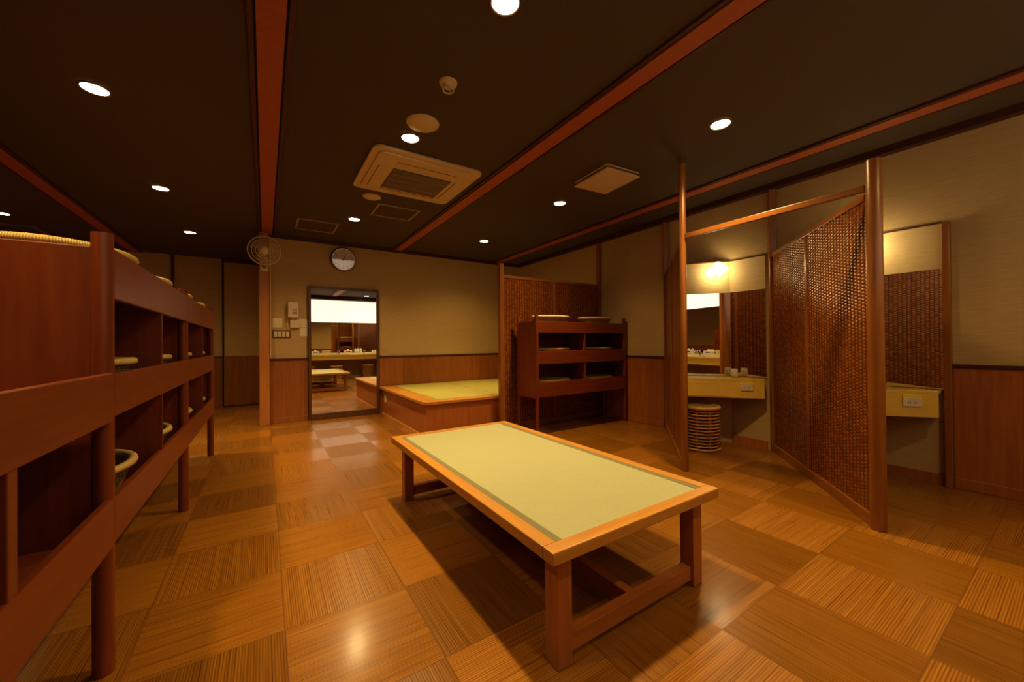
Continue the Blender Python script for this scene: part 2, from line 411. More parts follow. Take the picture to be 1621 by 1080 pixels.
# ------------------------------------------------------------------ tatami table
tx0, tx1, ty0, ty1, tz = .722, 1.642, .893, 2.640, .417
t = thing('tatami_table', 'long low wooden table topped with pale green tatami, standing mid floor', 'table', ((tx0+tx1)/2, (ty0+ty1)/2, 0))
fw, ft = .052, .042
for nm, a, mt in (('frame_rail', (tx0, tx0+fw, ty0+fw, ty1-fw), M['frame_y']), ('frame_rail', (tx1-fw, tx1, ty0+fw, ty1-fw), M['frame_y']),
                  ('frame_rail', (tx0, tx1, ty0, ty0+fw), M['frame_x']), ('frame_rail', (tx0, tx1, ty1-fw, ty1), M['frame_x'])):
    build(bx(*a, tz-ft, tz), nm, mt, t, .004)
mat_ = build(bx(tx0+fw+.031, tx1-fw-.031, ty0+fw, ty1-fw, tz-.035, tz-.004), 'tatami_mat', M['tatami'], t, .002)
for a in (tx0+fw, tx1-fw-.03):
    build(bx(a, a+.03, ty0+fw, ty1-fw, tz-.035, tz-.003), 'border_band', M['tborder'], mat_, .002)['label'] = 'dark green cloth border of the mat'
build(bx(tx0+.05, tx1-.05, ty0+.05, ty1-.05, tz-.06, tz-.0421), 'under_frame', M['leg_y'], t)
lx0, lx1, ly0, ly1, lw = tx0+.055, tx1-.05, ty0+.05, ty1-.055, .064
for x in (lx0, lx1-lw):
    for y in (ly0, ly1-lw):
        build(bx(x, x+lw, y, y+lw, 0, tz-ft), 'leg', M['leg_z'], t, .004)
for y in (ly0+.012, ly1-lw+.012):
    build(bx(lx0+lw, lx1-lw, y, y+.04, .026, .088), 'stretcher', M['leg_x'], t, .003)
xm = (lx0+lx1)/2
build(bx(xm-.02, xm+.02, ly0+.052, ly1-lw+.012, .028, .086), 'stretcher', M['leg_y'], t, .003)

# ------------------------------------------------------------------ baskets
def make_basket(name, label, group, rx=.200, ry=.272, h=.146):
    b = thing(name, label, 'basket', (0, 0, 0), 0, group)
    pr = [(.001, .006), (.60, .006)]
    for k in range(13):
        q = k/12; r = .66+.29*q**.8; z = .008+(h-.02)*q
        pr += [(r+.012, z), (r-.004, z+(h-.02)/24)]
    inner = [(r-.035, z+.002) for r, z in pr[2:]][::-1]
    R = rx
    mb = MB().lathe([(r*R, z) for r, z in pr]+[(r*R, z) for r, z in inner]+[(.6*R, .014), (.001, .014)], seg=56, sx=1, sy=ry/rx)
    body = build(mb, 'basket_body', M['wicker'], b, local=True)
    build(MB().torus(.955*R, .0155, (0, 0, h-.008), 64, 10, 1, ry/rx), 'rim', M['rim'], b, local=True)
    return b

# ------------------------------------------------------------------ basket shelves
def shelf_unit(root, ox, oy, rz, L, D, bays, bands, post_top, rail_top, top=True, post_r=.026, posts=None, post_xs=None, back=True, tb=.03):
    """built in local coords: x along front, y=0 front plane, +y towards the back. bands: list of (z0,z1) lips, top band last when top"""
    xs = post_xs or [0, L]
    for x in xs:
        for y in (post_r, D-post_r):
            build(MB().cyl((x, y, 0), (x, y, post_top), post_r, seg=24), 'post', M['red_z'], root, local=True)
    lipt = .02
    for (z0, z1) in bands:
        for a, b_ in zip(xs, xs[1:]):
            build(bx(a+.004, b_-.004, .0, lipt, z0, z1), 'front_rail', M['red_x'], root, .003, local=True)
            build(bx(a+.004, b_-.004, D-lipt, D, z0, z1), 'back_rail', M['red_x'], root, .003, local=True)
    zb = bands[0][0]+.012
    for (z0, z1) in bands:
        zz = (z0+.012) if (not top or (z0, z1) != bands[-1]) else z0+tb
        build(bx(xs[0]+.004, xs[-1]-.004, lipt, D-lipt, zz, zz+.018), 'top_board' if top and (z0, z1) == bands[-1] else 'shelf_board', M['red_x'], root, local=True)
    ztop = bands[-1][0]+.03 if top else bands[-1][0]
    n = 0
    for a, b_ in zip(xs, xs[1:]):
        k = bays
        for i in range(1, k):
            xx = a+(b_-a)*i/k
            if top: 
                build(bx(xx-.008, xx+.008, .004, D-.022, bands[0][0]+.03, bands[-1][0]+tb), 'divider', M['red_z'], root, local=True)
            else:
                build(bx(xx-.012, xx+.012, .002, D-.022, bands[0][0]+.03, bands[-1][0]+.012), 'divider', M['red_z'], root, local=True)
    if back:
        build(bx(xs[0]+.01, xs[-1]-.01, D-.030, D-.0201, bands[0][0], ztop), 'back_panel', M['red_z'], root, local=True)
    return root

# tall long shelf along the left: x local -> world +Y, front faces +X.  local y -> world -X
FX = -.413
POST_Y = [1.752, 3.185, 4.640]
sh = thing('basket_shelf', 'long red shelf unit holding wicker baskets in two rows and on top', 'shelf', (FX, POST_Y[0], 0), PI/2)
L1 = [y-POST_Y[0] for y in POST_Y]
shelf_unit(sh, 0, 0, 0, L1[-1], .48, 2, [(.41, .555), (.822, .963), (1.208, 1.372)], 1.418, 1.372, True, .0265, post_xs=L1, tb=.05)
for xx in (L1[0]+.0, L1[-1]):
    build(bx(xx-.010, xx+.010, .050, .430, .415, 1.372), 'end_panel', M['red_z'], sh, .003, local=True)
build(bx(L1[1]-.010, L1[1]+.010, .050, .430, .43, 1.23), 'divider', M['red_z'], sh, local=True)
# low near shelf, open top
NY0, NY1 = .30, 1.752-.0275
ls = thing('low_basket_shelf', 'low red shelf joined to the camera end of the long basket shelf', 'shelf', (FX, NY0, 0), PI/2)
LL = NY1-NY0
for y in (.0265, .4535):
    build(MB().cyl((.03, y, 0), (.03, y, .90), .0265, seg=20), 'post', M['red_z'], ls, local=True)
for z0, z1 in ((.41, .562), (.812, .966)):
    build(bx(0, LL, -.004, .018, z0, z1), 'front_rail', M['red_x'], ls, .003, local=True)
    build(bx(0, LL, .462, .480, z0, z1), 'back_rail', M['red_x'], ls, .003, local=True)
    build(bx(0, LL, .018, .462, z0+.012, z0+.03), 'shelf_board', M['red_x'], ls, local=True)
build(bx(1.155-NY0-.018, 1.155-NY0+.018, .0, .45, .42, .824), 'divider', M['red_z'], ls, .003, local=True)
build(bx(1.155-NY0-.018, 1.155-NY0+.018, .0, .035, 0, .42), 'post', M['red_z'], ls, .003, local=True)
build(bx(0, LL, .450, .4615, .44, .824), 'back_panel', M['red_z'], ls, local=True)
build(bx(-.002, .016, .02, .46, .44, .824), 'end_panel', M['red_z'], ls, local=True)

# small shelf before the woven screen: faces -Y
sx0, sx1, sy = 2.575, 4.03, 3.42
s2 = thing('basket_shelf', 'small red shelf unit with wicker baskets standing before the woven screen', 'shelf', (sx0, sy, 0), 0)
shelf_unit(s2, 0, 0, 0, sx1-sx0, .41, 2, [(.432, .604), (.808, .957), (1.166, 1.298)], 1.372, 1.298, True, .022, post_xs=[0, sx1-sx0])
for xx, w in ((0, .011), (sx1-sx0, .011)):
    # end panel with a rounded upper back corner
    pts = [(.04, .418), (.38, .418), (.38, 1.26)]+[(.34+.04*math.cos(a), 1.26+.04*math.sin(a)) for a in (PI/6, PI/3)]+[(.34, 1.30), (.04, 1.30)]
    mb = MB(); n = len(pts)
    mb.add([(xx-w, p[0], p[1]) for p in pts]+[(xx+w, p[0], p[1]) for p in pts],
           [tuple(range(n)), tuple(range(n, 2*n))[::-1]]+[(i, n+i, n+(i+1) % n, (i+1) % n) for i in range(n)])
    build(mb, 'end_panel', M['red_z'], s2, local=True)

BX = FX-.24
ORD = ['first', 'second', 'third', 'fourth']
bays = []
for a, b_ in zip(POST_Y, POST_Y[1:]): bays += [a+(b_-a)*.25, a+(b_-a)*.75]
bk = make_basket('wicker_basket', 'x', 'wicker baskets on the long shelf')
bk2 = None
first = True
def put(loc, label, group, rz):
    global first
    rz = rz*.25
    if first:
        bk.location = loc; bk.rotation_euler = (0, 0, rz); tag(bk, label, None, group); first = False; return bk
    return dup(bk, loc, rz, label, group)
for i, y in enumerate(bays):
    put((BX, y+.072, 1.2765), 'wicker basket on the top board of the long shelf, %s bay from the camera' % ORD[i], 'wicker baskets on top of the long shelf', .05*i)
for i, y in enumerate(bays):
    put((BX, y+.052, .8525), 'wicker basket in the upper row of the long shelf, %s bay from the camera' % ORD[i], 'wicker baskets in the upper row of the long shelf', .07*i)
for i, y in enumerate(bays):
    put((BX, y+.052, .4405), 'wicker basket in the lower row of the long shelf, %s bay from the camera' % ORD[i], 'wicker baskets in the lower row of the long shelf', .06*i)
sw = (sx1-sx0)
def put2(loc, label, rz):
    global bk2
    g = 'wicker baskets on the small shelf'
    if bk2 is None:
        bk2 = make_basket('wicker_basket', label, g, .160, .265, .146); bk2.location = loc; bk2.rotation_euler = (0, 0, rz); return
    dup(bk2, loc, rz, label, g)
for i, (dx, z, yy) in enumerate(((.355, 1.2145, .205), (sw*.755, 1.2145, .205))):
    put2((sx0+dx, sy+yy, z+.012), 'wicker basket on top of the small shelf, %s' % ('at the end by the platform', 'at the end by the wall')[i], PI/2+.01*i)
for r, (z, nm) in enumerate(((.8385, 'upper'), (.4625, 'lower'))):
    for i, dx in enumerate((.355, sw*.755)):
        put2((sx0+dx, sy+.205, z), 'wicker basket in the %s row of the small shelf, %s' % (nm, ('bay by the platform', 'bay by the wall')[i]), PI/2+.01*r)

# ------------------------------------------------------------------ woven screens
def screen(label, p0, p1, mull, z1=1.88, post_h=2.05, post_r=.030, wall_post=HC-.055, zbot=.0, round_post=True, sill=.07, wall_w=.05):
    d = Vector((p1[0]-p0[0], p1[1]-p0[1], 0)); L = d.length; rz = math.atan2(d.y, d.x)
    o = thing('woven_screen', label, 'screen', (p0[0], p0[1], 0), rz)
    if round_post:
        build(MB().cyl((0, 0, 0), (0, 0, post_h), post_r, seg=28), 'post', M['post'], o, .004, local=True)
    else:
        build(bx(-.03, .03, -.03, .03, 0, post_h), 'post', M['post'], o, .005, local=True)
    a, b_ = post_r-.004, L-wall_w
    build(bx(b_, L, -.03, .03, 0, wall_post), 'wall_post', M['post'], o, .004, local=True)
    build(bx(a, b_, -.018, .018, z1-.035, z1), 'top_rail', M['rail'], o, .003, local=True)
    build(bx(a, b_, -.020, .020, .0, sill), 'bottom_rail', M['rail'], o, .003, local=True)
    xs = [a]+[m_*L for m_ in mull]+[b_]
    for m_ in mull: build(bx(m_*L-.014, m_*L+.014, -.017, .017, sill, z1-.035), 'mullion', M['post'], o, .003, local=True)
    for i, (u, v) in enumerate(zip(xs, xs[1:])):
        u2 = u+(.014 if i else 0); v2 = v-(.014 if i < len(xs)-2 else 0)
        build(bx(u2, v2, -.009, .009, sill, z1-.035), 'woven_panel', M['weave'], o, local=True)
    return o, L
SE = Vector((.7716, .6361)); SN = Vector((-.6361, .7716))
PA, PB = Vector((2.862, 1.830)), Vector((2.845, .664))
def wall_hit(p): s_ = (XR-.002-p.x)/SE.x; return p+SE*(s_-.01)
screen('woven screen running from the slim ceiling pole to the wall', PA, wall_hit(PA), [.5], post_h=HC-.03, post_r=.027)
screen('tall woven screen with a thick rounded free end post beside the booths', PB, wall_hit(PB), [.52], z1=1.885, post_h=2.055, post_r=.036)
screen('woven screen behind the small shelf, edging the tatami platform', (2.405, 3.93), (XR-.002, 3.93), [.485], z1=1.885, post_h=2.02, round_post=False, sill=.07)
# chrome cap for the ceiling pole is part of the first screen
pole = [o for o in bpy.data.objects if o.name.startswith('woven_screen')][0]
build(MB().cyl((0, 0, HC-.055), (0, 0, HC), .032, seg=24), 'ceiling_flange', M['chrome'], pole, local=True)['label'] = 'chrome ceiling flange'
# crossbar between post and pole
d = PA-PB; u = d.normalized(); L = d.length; rz = math.atan2(u.y, u.x)
cb = build(bx(.037, L-.028, -.012, .012, 1.886, 1.925), 'crossbar', M['rail'], None, .003)
cb.location = (PB.x, PB.y, 0); cb.rotation_euler = (0, 0, rz)
tag(cb, 'slim wooden crossbar spanning overhead between the booth post and ceiling pole', 'bar')

# ------------------------------------------------------------------ vanity booths
def line_hit(p, dr, q, dq):
    det = dr.x*(-dq.y)+dq.x*dr.y; w_ = q-p
    t_ = (w_.x*(-dq.y)+dq.x*w_.y)/det; return p+dr*t_
ZD0, ZD1, ZM, ZH = .495, .685, 1.56, 1.885
desks = []
def booth(idx, K, P_up, P_dn, yend, where):
    # P_up: partition at the far side (back segment runs into it), P_dn: nearer partition or None
    upl = P_up-SE*0; off = Vector((SE.y, -SE.x))*.022          # near face of far partition
    E_ = line_hit(K, SN, P_up+off, SE)
    # diagonal backing wall
    tri = [(K.x, K.y), (E_.x, E_.y), (XR, E_.y+(XR-E_.x)*SE.y/SE.x-.02), (XR, K.y)]
    wl = struct('wall_booth_%d' % idx, MB().prism([tuple(p) for p in ((K.x-.0, K.y), (E_.x, E_.y), (XR, E_.y+(XR-E_.x)*SE.y/SE.x-.01))], 0, ZH), M['paper2'], label='beige diagonal back wall of %s' % where)
    q = -SE
    def slab(a, b_, th, z0, z1, nrm): 
        return MB().prism([tuple(a), tuple(b_), tuple(b_+nrm*th), tuple(a+nrm*th)], z0, z1)
    W0, W1 = Vector((XR, K.y)), Vector((XR, yend)); nx = Vector((-1, 0))
    Kc = K+SN*.012
    mr = thing('booth_mirror', 'frameless two-pane corner mirror above the yellow desk of %s' % where, 'mirror', (K.x, K.y, ZD1))
    build(slab(K+SN*.004, E_-SN*.005, .012, ZD1+.004, ZM, q), 'mirror_pane', M['mirror'], mr)
    build(slab(W0-Vector((0, .004)), W1, .012, ZD1+.004, ZM, nx), 'mirror_pane', M['mirror'], mr)
    hd = struct('trim_%d' % (20+idx*3), slab(W0-Vector((0, .004)), W1, .014, ZM, ZH, nx), M['paper2'], label='beige band above the mirror of %s' % where)
    build(slab(K, E_, .014, ZM, ZH, q), 'header_band', M['paper2'], hd)
    cap = struct('trim_%d' % (21+idx*3), slab(W0, W1, .022, ZH, ZH+.012, nx), M['moulding'])
    build(slab(K-q*.0, E_, .022, ZH, ZH+.012, q), 'cap_strip', M['moulding'], cap)
    struct('trim_%d' % (22+idx*3), bx(XR-.016, XR, yend, K.y-.01, 0, .075), M['wains_y'])
    # desk
    D = .30
    F0 = K-SE*D
    FL = line_hit(F0, SN, P_up+off, SE)
    if P_dn is not None:
        off2 = Vector((-SE.y, SE.x))*.032
        FR = line_hit(F0, SN, P_dn+off2, SE); WR = Vector((XR, (P_dn+off2).y+(XR-P_dn.x-off2.x)*SE.y/SE.x))
        FR = FR+SN*.05; WR = WR+Vector((0, .035))
    else:
        FR = F0+SN*((yend+.012-F0.y)/SN.y); WR = Vector((XR, yend+.012))
    bk0 = .016
    poly = [FL+SN*-.004, FR, WR-Vector((.016, 0)), K+Vector((-.022, -.004)), E_-SE*.014-SN*.004]
    dk = thing('vanity_desk', 'yellow wall desk with drawer and power socket in %s' % where, 'desk', (F0.x, F0.y, 0))
    build(MB().prism([tuple(p) for p in poly], ZD1-.022, ZD1), 'desk_top', M['desk'], dk, .002)
    ins = [p+SE*.004 for p in (FL-SN*.006, FR)]
    def on_front(s0, s1, th, z0, z1, base=.0):
        a, b_ = FR+SN*s0-SE*base, FR+SN*s1-SE*base
        return MB().prism([tuple(a), tuple(b_), tuple(b_-SE*th), tuple(a-SE*th)], z0, z1)
    W_ = (FL-FR).dot(SN)-.006
    build(on_front(0, W_, .022, ZD0, ZD1-.0221, -.024), 'front_panel', M['desk'], dk, .002)
    fx = .30
    dr = build(on_front(fx, W_-.004, .006, ZD0+.012, ZD1-.036, -.002), 'drawer', M['desk'], dk, .001)
    so = build(on_front(.10, .205, .010, ZD0+.075, ZD0+.140, -.003), 'outlet', M['ivory'], dk, .002)
    build(on_front(.10, .205, .009, ZD0+.1401, ZD0+.160, -.003), 'outlet_sticker', M['yellow'], so)
    for c0 in (.130, .163):
        mb = MB()
        for k in (0, .011):
            mb.v += []; 
            a = on_front(c0+k, c0+k+.003, .0115, ZD0+.097, ZD0+.110, -.003); mb.add(a.v, a.f)
        build(mb, 'socket', M['black'], so)
    build(bx(WR.x-.1, WR.x-.016, WR.y+.02, WR.y+.04, ZD0+.01, ZD1-.0225), 'bracket', M['desk'], dk)
    desks.append((FL, FR, F0, K, E_))
    return E_
K1, K2 = Vector((XR, 2.085)), Vector((XR, .935))
booth(0, K1, PA, PB, 1.745, 'the booth by the slim pole')
booth(1, K2, PB, None, .592, 'the booth by the thick end post')
fp = tag(build(bx(XR-.060, XR, .552, .590, 0, ZH), 'booth_post', M['post'], None, .004), 'short wooden wall post closing the booth by the thick end post', 'post')

# cluster wall lamps
def wall_lamp(pos, label):
    o = thing('wall_lamp', label, 'lamp', pos, math.atan2(SE.y, SE.x), 'frosted cluster lamps in the booths')
    build(MB().cyl((-.016, 0, 0), (-.035, 0, 0), .045, seg=24), 'back_plate', M['chrome'], o, local=True)
    build(MB().tube([(-.03, 0, .02), (-.115, .0, .075), (-.10, .012, .125)], .003), 'stem', M['chrome'], o, local=True)
    for dx, dy, dz in ((-.115, .055, -.03), (-.125, -.012, .035), (-.12, -.062, .0), (-.135, -.018, -.028)):
        build(MB().sphere((dx, dy, dz), .040, 24, 14), 'globe', M['globe'], o, local=True)
    return o
wall_lamp((K1.x+SN.x*.15, K1.y+SN.y*.15, 1.795), 'glowing cluster lamp of frosted globes on the wall of the pole booth')
l2 = wall_lamp((K2.x+SN.x*.15, K2.y+SN.y*.15, 1.795), 'glowing cluster lamp of frosted globes hidden behind the thick end post')

# jars on the booth desk
def jar(x, y, z, r, h, label):
    o = thing('glass_jar', label, 'jar', (x, y, z))
    build(MB().lathe([(.001, .002), (r, .002), (r, h), (r-.003, h), (r-.003, .006), (.001, .006)], seg=28), 'glass_body', M['glass'], o, local=True)
    build(MB().lathe([(.001, .007), (r-.004, .007), (r-.004, h*.86), (.001, h*.86)], seg=28), 'contents', M['tissue'], o, local=True)
    build(MB().lathe([(r+.0008, h*.25), (r+.0008, h*.62)], seg=28), 'paper_label', M['towel'], o, local=True)
    return o
jar(3.99, 2.00, ZD1, .033, .088, 'small glass jar with cream label on the pole booth desk, near the corner')
jar(3.63, 2.41, ZD1, .030, .075, 'small glass jar half hidden by the slim pole on the booth desk')

# rattan stools
def make_stool(label):
    o = thing('rattan_stool', label, 'stool', (0, 0, 0), 0, 'rattan drum stools')
    R, H_ = .165, .43
    for k in range(12):
        z = .045+k*(H_-.10)/11
        build(MB().torus(R-.004+.006*math.sin(PI*k/11), .0072, (0, 0, z), 44, 8), 'hoop', M['rattan'], o, local=True)
    for z, r in ((.014, .014), (H_-.022, .016)):
        build(MB().torus(R, r, (0, 0, z), 44, 10), 'ring', M['rattan'], o, local=True)
    for k in range(8):
        a = 2*PI*k/8+.3
        build(MB().cyl(((R-.016)*math.cos(a), (R-.016)*math.sin(a), .01), ((R-.016)*math.cos(a), (R-.016)*math.sin(a), H_-.02), .010, seg=10), 'rib', M['rattan'], o, local=True)
    build(MB().lathe([(.001, H_-.012), (R*.6, H_-.010), (R-.006, H_-.016), (R-.012, H_-.03), (.001, H_-.03)], seg=36), 'seat', M['cane'], o, local=True)
    return o
st = make_stool('rattan drum stool tucked under the pole booth desk')
st.location = (3.605, 2.135, 0)

# ------------------------------------------------------------------ tatami platform
px0, py0, pz = 1.466, 4.02, .405
pf = thing('tatami_platform', 'raised wooden platform with tatami mats in the back corner', 'platform', (px0, py0, 0))
build(bx(px0+.035, px0+.055, py0+.03, YB-.03, 0, pz-.035), 'side_panel', M['plat'], pf)
build(bx(px0+.055, XR-.03, py0+.03, py0+.05, 0, pz-.035), 'front_panel', M['plat'], pf)
r = .06; arc = [(px0+r-r*math.cos(a), py0+r-r*math.sin(a)) for a in [PI/2*k/6 for k in range(7)]]
tm_x0, tm_y0 = px0+.205, py0+.15
poly = arc+[(XR-.03, py0), (XR-.03, tm_y0), (tm_x0, tm_y0), (tm_x0, YB-.04), (px0, YB-.04)]
build(MB().prism(poly[::1], pz-.034, pz), 'edge_board', M['frame_y'], pf, .004)
build(bx(px0+.06, XR-.03, py0+.06, YB-.04, pz-.06, pz-.036), 'deck', M['plat'], pf)
mx = [tm_x0, 2.50, 3.37, XR-.03]; my = [tm_y0, 5.06, YB-.04]
for i in range(3):
    for j in range(2):
        build(bx(mx[i]+.005, mx[i+1]-.005, my[j]+.005, my[j+1]-.005, pz-.036, pz+.003), 'tatami_mat', M['tatami2'], pf, .004)
build(bx(px0+.020, px0+.0352, py0+.03, YB-.04, 0, .018), 'base_strip', M['frame_y'], pf)
oplate = build(bx(px0+.026, px0+.0349, 5.72, 5.80, .19, .30), 'wall_plate', M['ivory'], pf, .002); oplate['label'] = 'small ivory cover plate'

# ------------------------------------------------------------------ back wall fittings
dm = thing('dressing_mirror', 'tall framed dressing mirror standing against the back wall', 'mirror', (.985, YB, 0))
mx0, mx1, mz1 = .508, 1.463, 1.882; yw = YB-.027
for a in ((mx0, mx0+.035, yw-.032, yw, .002, mz1), (mx1-.035, mx1, yw-.032, yw, .002, mz1), (mx0+.035, mx1-.035, yw-.032, yw, mz1-.035, mz1), (mx0+.035, mx1-.035, yw-.045, yw, .002, .085)):
    build(bx(*a), 'frame_rail', M['mframe'], dm, .003)
build(bx(mx0+.03, mx1-.03, yw-.012, yw-.004, .08, mz1-.03), 'mirror_pane', M['mirror'], dm)

ck = thing('wall_clock', 'round wall clock with dark case above the tall mirror', 'clock', (.968, YB, 2.297))
tilt = Matrix.Translation((0, -.035, 0)) @ Matrix.Rotation(math.radians(5.3), 4, 'X') @ Matrix.Rotation(PI/2, 4, 'X')
build(MB().lathe([(.001, -.03), (.168, -.03), (.176, -.01), (.172, .018), (.156, .022), (.152, .004), (.001, .004)], seg=56).xf(tilt), 'case', M['mframe'], ck, local=True)
build(MB().torus(.156, .006, (0, 0, .020), 56, 8).xf(tilt), 'bezel', M['chrome'], ck, local=True)
fc = build(MB().lathe([(.001, .006), (.153, .006)], seg=56).xf(tilt), 'dial', M['face'], ck, local=True)
num = MB()
for k in range(1, 13):
    cu = bpy.data.curves.new('numeral', 'FONT'); cu.body = str(k); cu.size = .036; cu.align_x = 'CENTER'; cu.align_y = 'CENTER'; cu.extrude = .0004
    ob = bpy.data.objects.new('numeral', cu); C.objects.link(ob); bpy.context.view_layer.update()
    mm = bpy.data.meshes.new_from_object(ob.evaluated_get(bpy.context.evaluated_depsgraph_get()))
    a = PI/2-2*PI*k/12
    num.add([(v.co.x+.118*math.cos(a), v.co.y+.118*math.sin(a), v.co.z+.0075) for v in mm.vertices], [tuple(p.vertices) for p in mm.polygons])
    bpy.data.objects.remove(ob); bpy.data.curves.remove(cu); bpy.data.meshes.remove(mm)
build(num.xf(tilt), 'numerals', M['black'], fc, local=True)
def hand(ang, ln, w_, z):
    a = PI/2-ang; d_ = Vector((math.cos(a), math.sin(a), 0)); n_ = Vector((-d_.y, d_.x, 0))
    p = [-d_*.02-n_*w_, d_*ln-n_*w_*.5, d_*ln+n_*w_*.5, -d_*.02+n_*w_]
    return MB().add([q+Vector((0, 0, z)) for q in p]+[q+Vector((0, 0, z+.001)) for q in p], [(0, 1, 2, 3), (7, 6, 5, 4), (0, 4, 5, 1), (1, 5, 6, 2), (2, 6, 7, 3), (3, 7, 4, 0)]).xf(tilt)
build(hand(math.radians(98), .06, .005, .009), 'hour_hand', M['black'], ck, local=True)
build(hand(math.radians(20), .095, .0035, .011), 'minute_hand', M['black'], ck, local=True)

# wall phone
ph = thing('wall_telephone', 'cream wall telephone with keypad handset on the back wall', 'telephone', (.33, YB, 1.43))
cr = build(bx(.290, .402, YB-.036, YB-.001, 1.290, 1.412), 'cradle', M['cream'], ph, .006)
hs = build(bx(.262, .388, YB-.075, YB-.018, 1.425, 1.640), 'handset', M['cream'], ph, .012)
kp = MB()
for i in range(3):
    for j in range(4):
        kp.box(.318+i*.019, .331+i*.019, YB-.0785, YB-.074, 1.472+j*.021, 1.486+j*.021)
build(kp, 'keypad', M['grey'], hs, .001)
build(bx(.315, .376, YB-.0765, YB-.0745, 1.585, 1.605), 'display', M['ivory'], hs)
build(bx(.305, .345, YB-.052, YB-.019, 1.41, 1.43), 'hook', M['cream'], ph, .003)
pts = []
for k in range(61):
    q = k/60; base = Vector((.272, YB-.03, 1.43)) if q < 0 else None
    x = .262-.04*math.sin(q*PI); z = 1.47-.20*math.sin(q*PI) if False else (1.45-.19*(1-(2*q-1)**2))
    x = .252+.052*q-.0*q
    pts.append((x+.004*math.cos(k*1.6), YB-.026+.004*math.sin(k*1.6), z))
build(MB().tube(pts, .0024, 6), 'coiled_cord', M['cream'], ph)

def plate(x0, x1, z0, z1, label, cat='wall plate', dots=False):
    o = thing('wall_plate', label, cat, ((x0+x1)/2, YB, z0))
    p = build(bx(x0, x1, YB-.008, YB-.0005, z0, z1), 'cover', M['ivory'], o, .002)
    for a, b_ in (((x0+x1)/2, z0+.012), ((x0+x1)/2, z1-.012)):
        build(MB().cyl((a, YB-.0095, b_), (a, YB-.0075, b_), .004, seg=12), 'screw', M['cream'], p)
    if dots:
        for dx in (-.02, .018):
            build(MB().cyl(((x0+x1)/2+dx, YB-.0095, z0+.042), ((x0+x1)/2+dx, YB-.0075, z0+.042), .006, seg=12), 'button', M['towel'], p)
    return o
plate(.085, .200, 1.290, 1.415, 'ivory wall plate with two small buttons above the switch panel', dots=True)
plate(.404, .505, 1.296, 1.415, 'blank ivory wall plate beside the telephone cradle')
plate(.404, .505, 1.170, 1.293, 'blank ivory wall plate below its twin by the mirror frame')
sp = thing('switch_panel', 'dark metal switch panel with four rocker groups below the telephone', 'switch', (.19, YB, 1.15))
sc = build(bx(.084, .297, YB-.010, YB-.0005, 1.150, 1.254), 'cover', M['steel'], sp, .003)
for k in range(4):
    for j in range(3):
        build(bx(.106+k*.046, .140+k*.046, YB-.014, YB-.0095, 1.168+j*.025, 1.190+j*.025), 'rocker', M['ivory'], sc, .001)

# wall fan on the pillar
fn = thing('wall_fan', 'round cream wall fan mounted high on the amber pillar', 'fan', (-.004, 5.93, 2.07))
build(bx(-.048, .040, 5.885, 5.929, 2.02, 2.20), 'wall_bracket', M['cream'], fn, .012)
build(MB().cyl((-.004, 5.886, 2.085), (-.004, 5.868, 2.085), .046, seg=28), 'control_dial', M['cream'], fn)
build(MB().cyl((-.004, 5.869, 2.085), (-.004, 5.862, 2.085), .028, seg=24), 'dial_face', M['grey'], fn)
build(MB().tube([(-.004, 5.90, 2.17), (-.004, 5.87, 2.23)], .022, 14), 'neck', M['cream'], fn)
FM = Matrix.Translation((0, 5.745, 2.255)) @ Matrix.Rotation(math.radians(12), 4, 'X') @ Matrix.Rotation(PI/2, 4, 'X')   # local +Z -> -Y
build(MB().cyl((0, 0, -.14), (0, 0, -.02), .055, .065, seg=24).xf(FM), 'motor', M['cream'], fn)
gd = MB()
for R, z in ((.176, 0), (.135, .032), (.095, .046), (.06, .052)): gd.torus(R, .003 if R < .17 else .0075, (0, 0, z), 48, 6)
for k in range(48):
    a = 2*PI*k/48
    P_ = [(.176, 0), (.160, .018), (.135, .032), (.095, .046), (.05, .053)]
    gd.tube([(r_*math.cos(a), r_*math.sin(a), z_) for r_, z_ in P_], .0018, 4)
    P_ = [(.176, 0), (.150, -.025), (.10, -.04), (.06, -.045)]
    gd.tube([(r_*math.cos(a), r_*math.sin(a), z_) for r_, z_ in P_], .0011, 4)
build(gd.xf(FM), 'guard', M['wire'], fn)
for k in range(3):
    mb = MB(); vs = []
    for i in range(7):
        for j in range(5):
            q = i/6; rr = .03+.125*q; a = (j/4-.5)*(1.35-.35*q)+2*PI*k/3+.4*q
            vs.append((rr*math.cos(a), rr*math.sin(a), .012*(j/4-.5)*2))
    mb.add(vs, [(i*5+j, (i+1)*5+j, (i+1)*5+j+1, i*5+j+1) for i in range(6) for j in range(4)], True)
    build(mb.xf(FM), 'blade', M['blade'], fn)
build(MB().lathe([(.001, .060), (.035, .058), (.046, .050), (.046, -.01), (.001, -.01)], seg=28).xf(FM), 'hub_cap', M['towel'], fn)['label'] = 'golden hub cap'

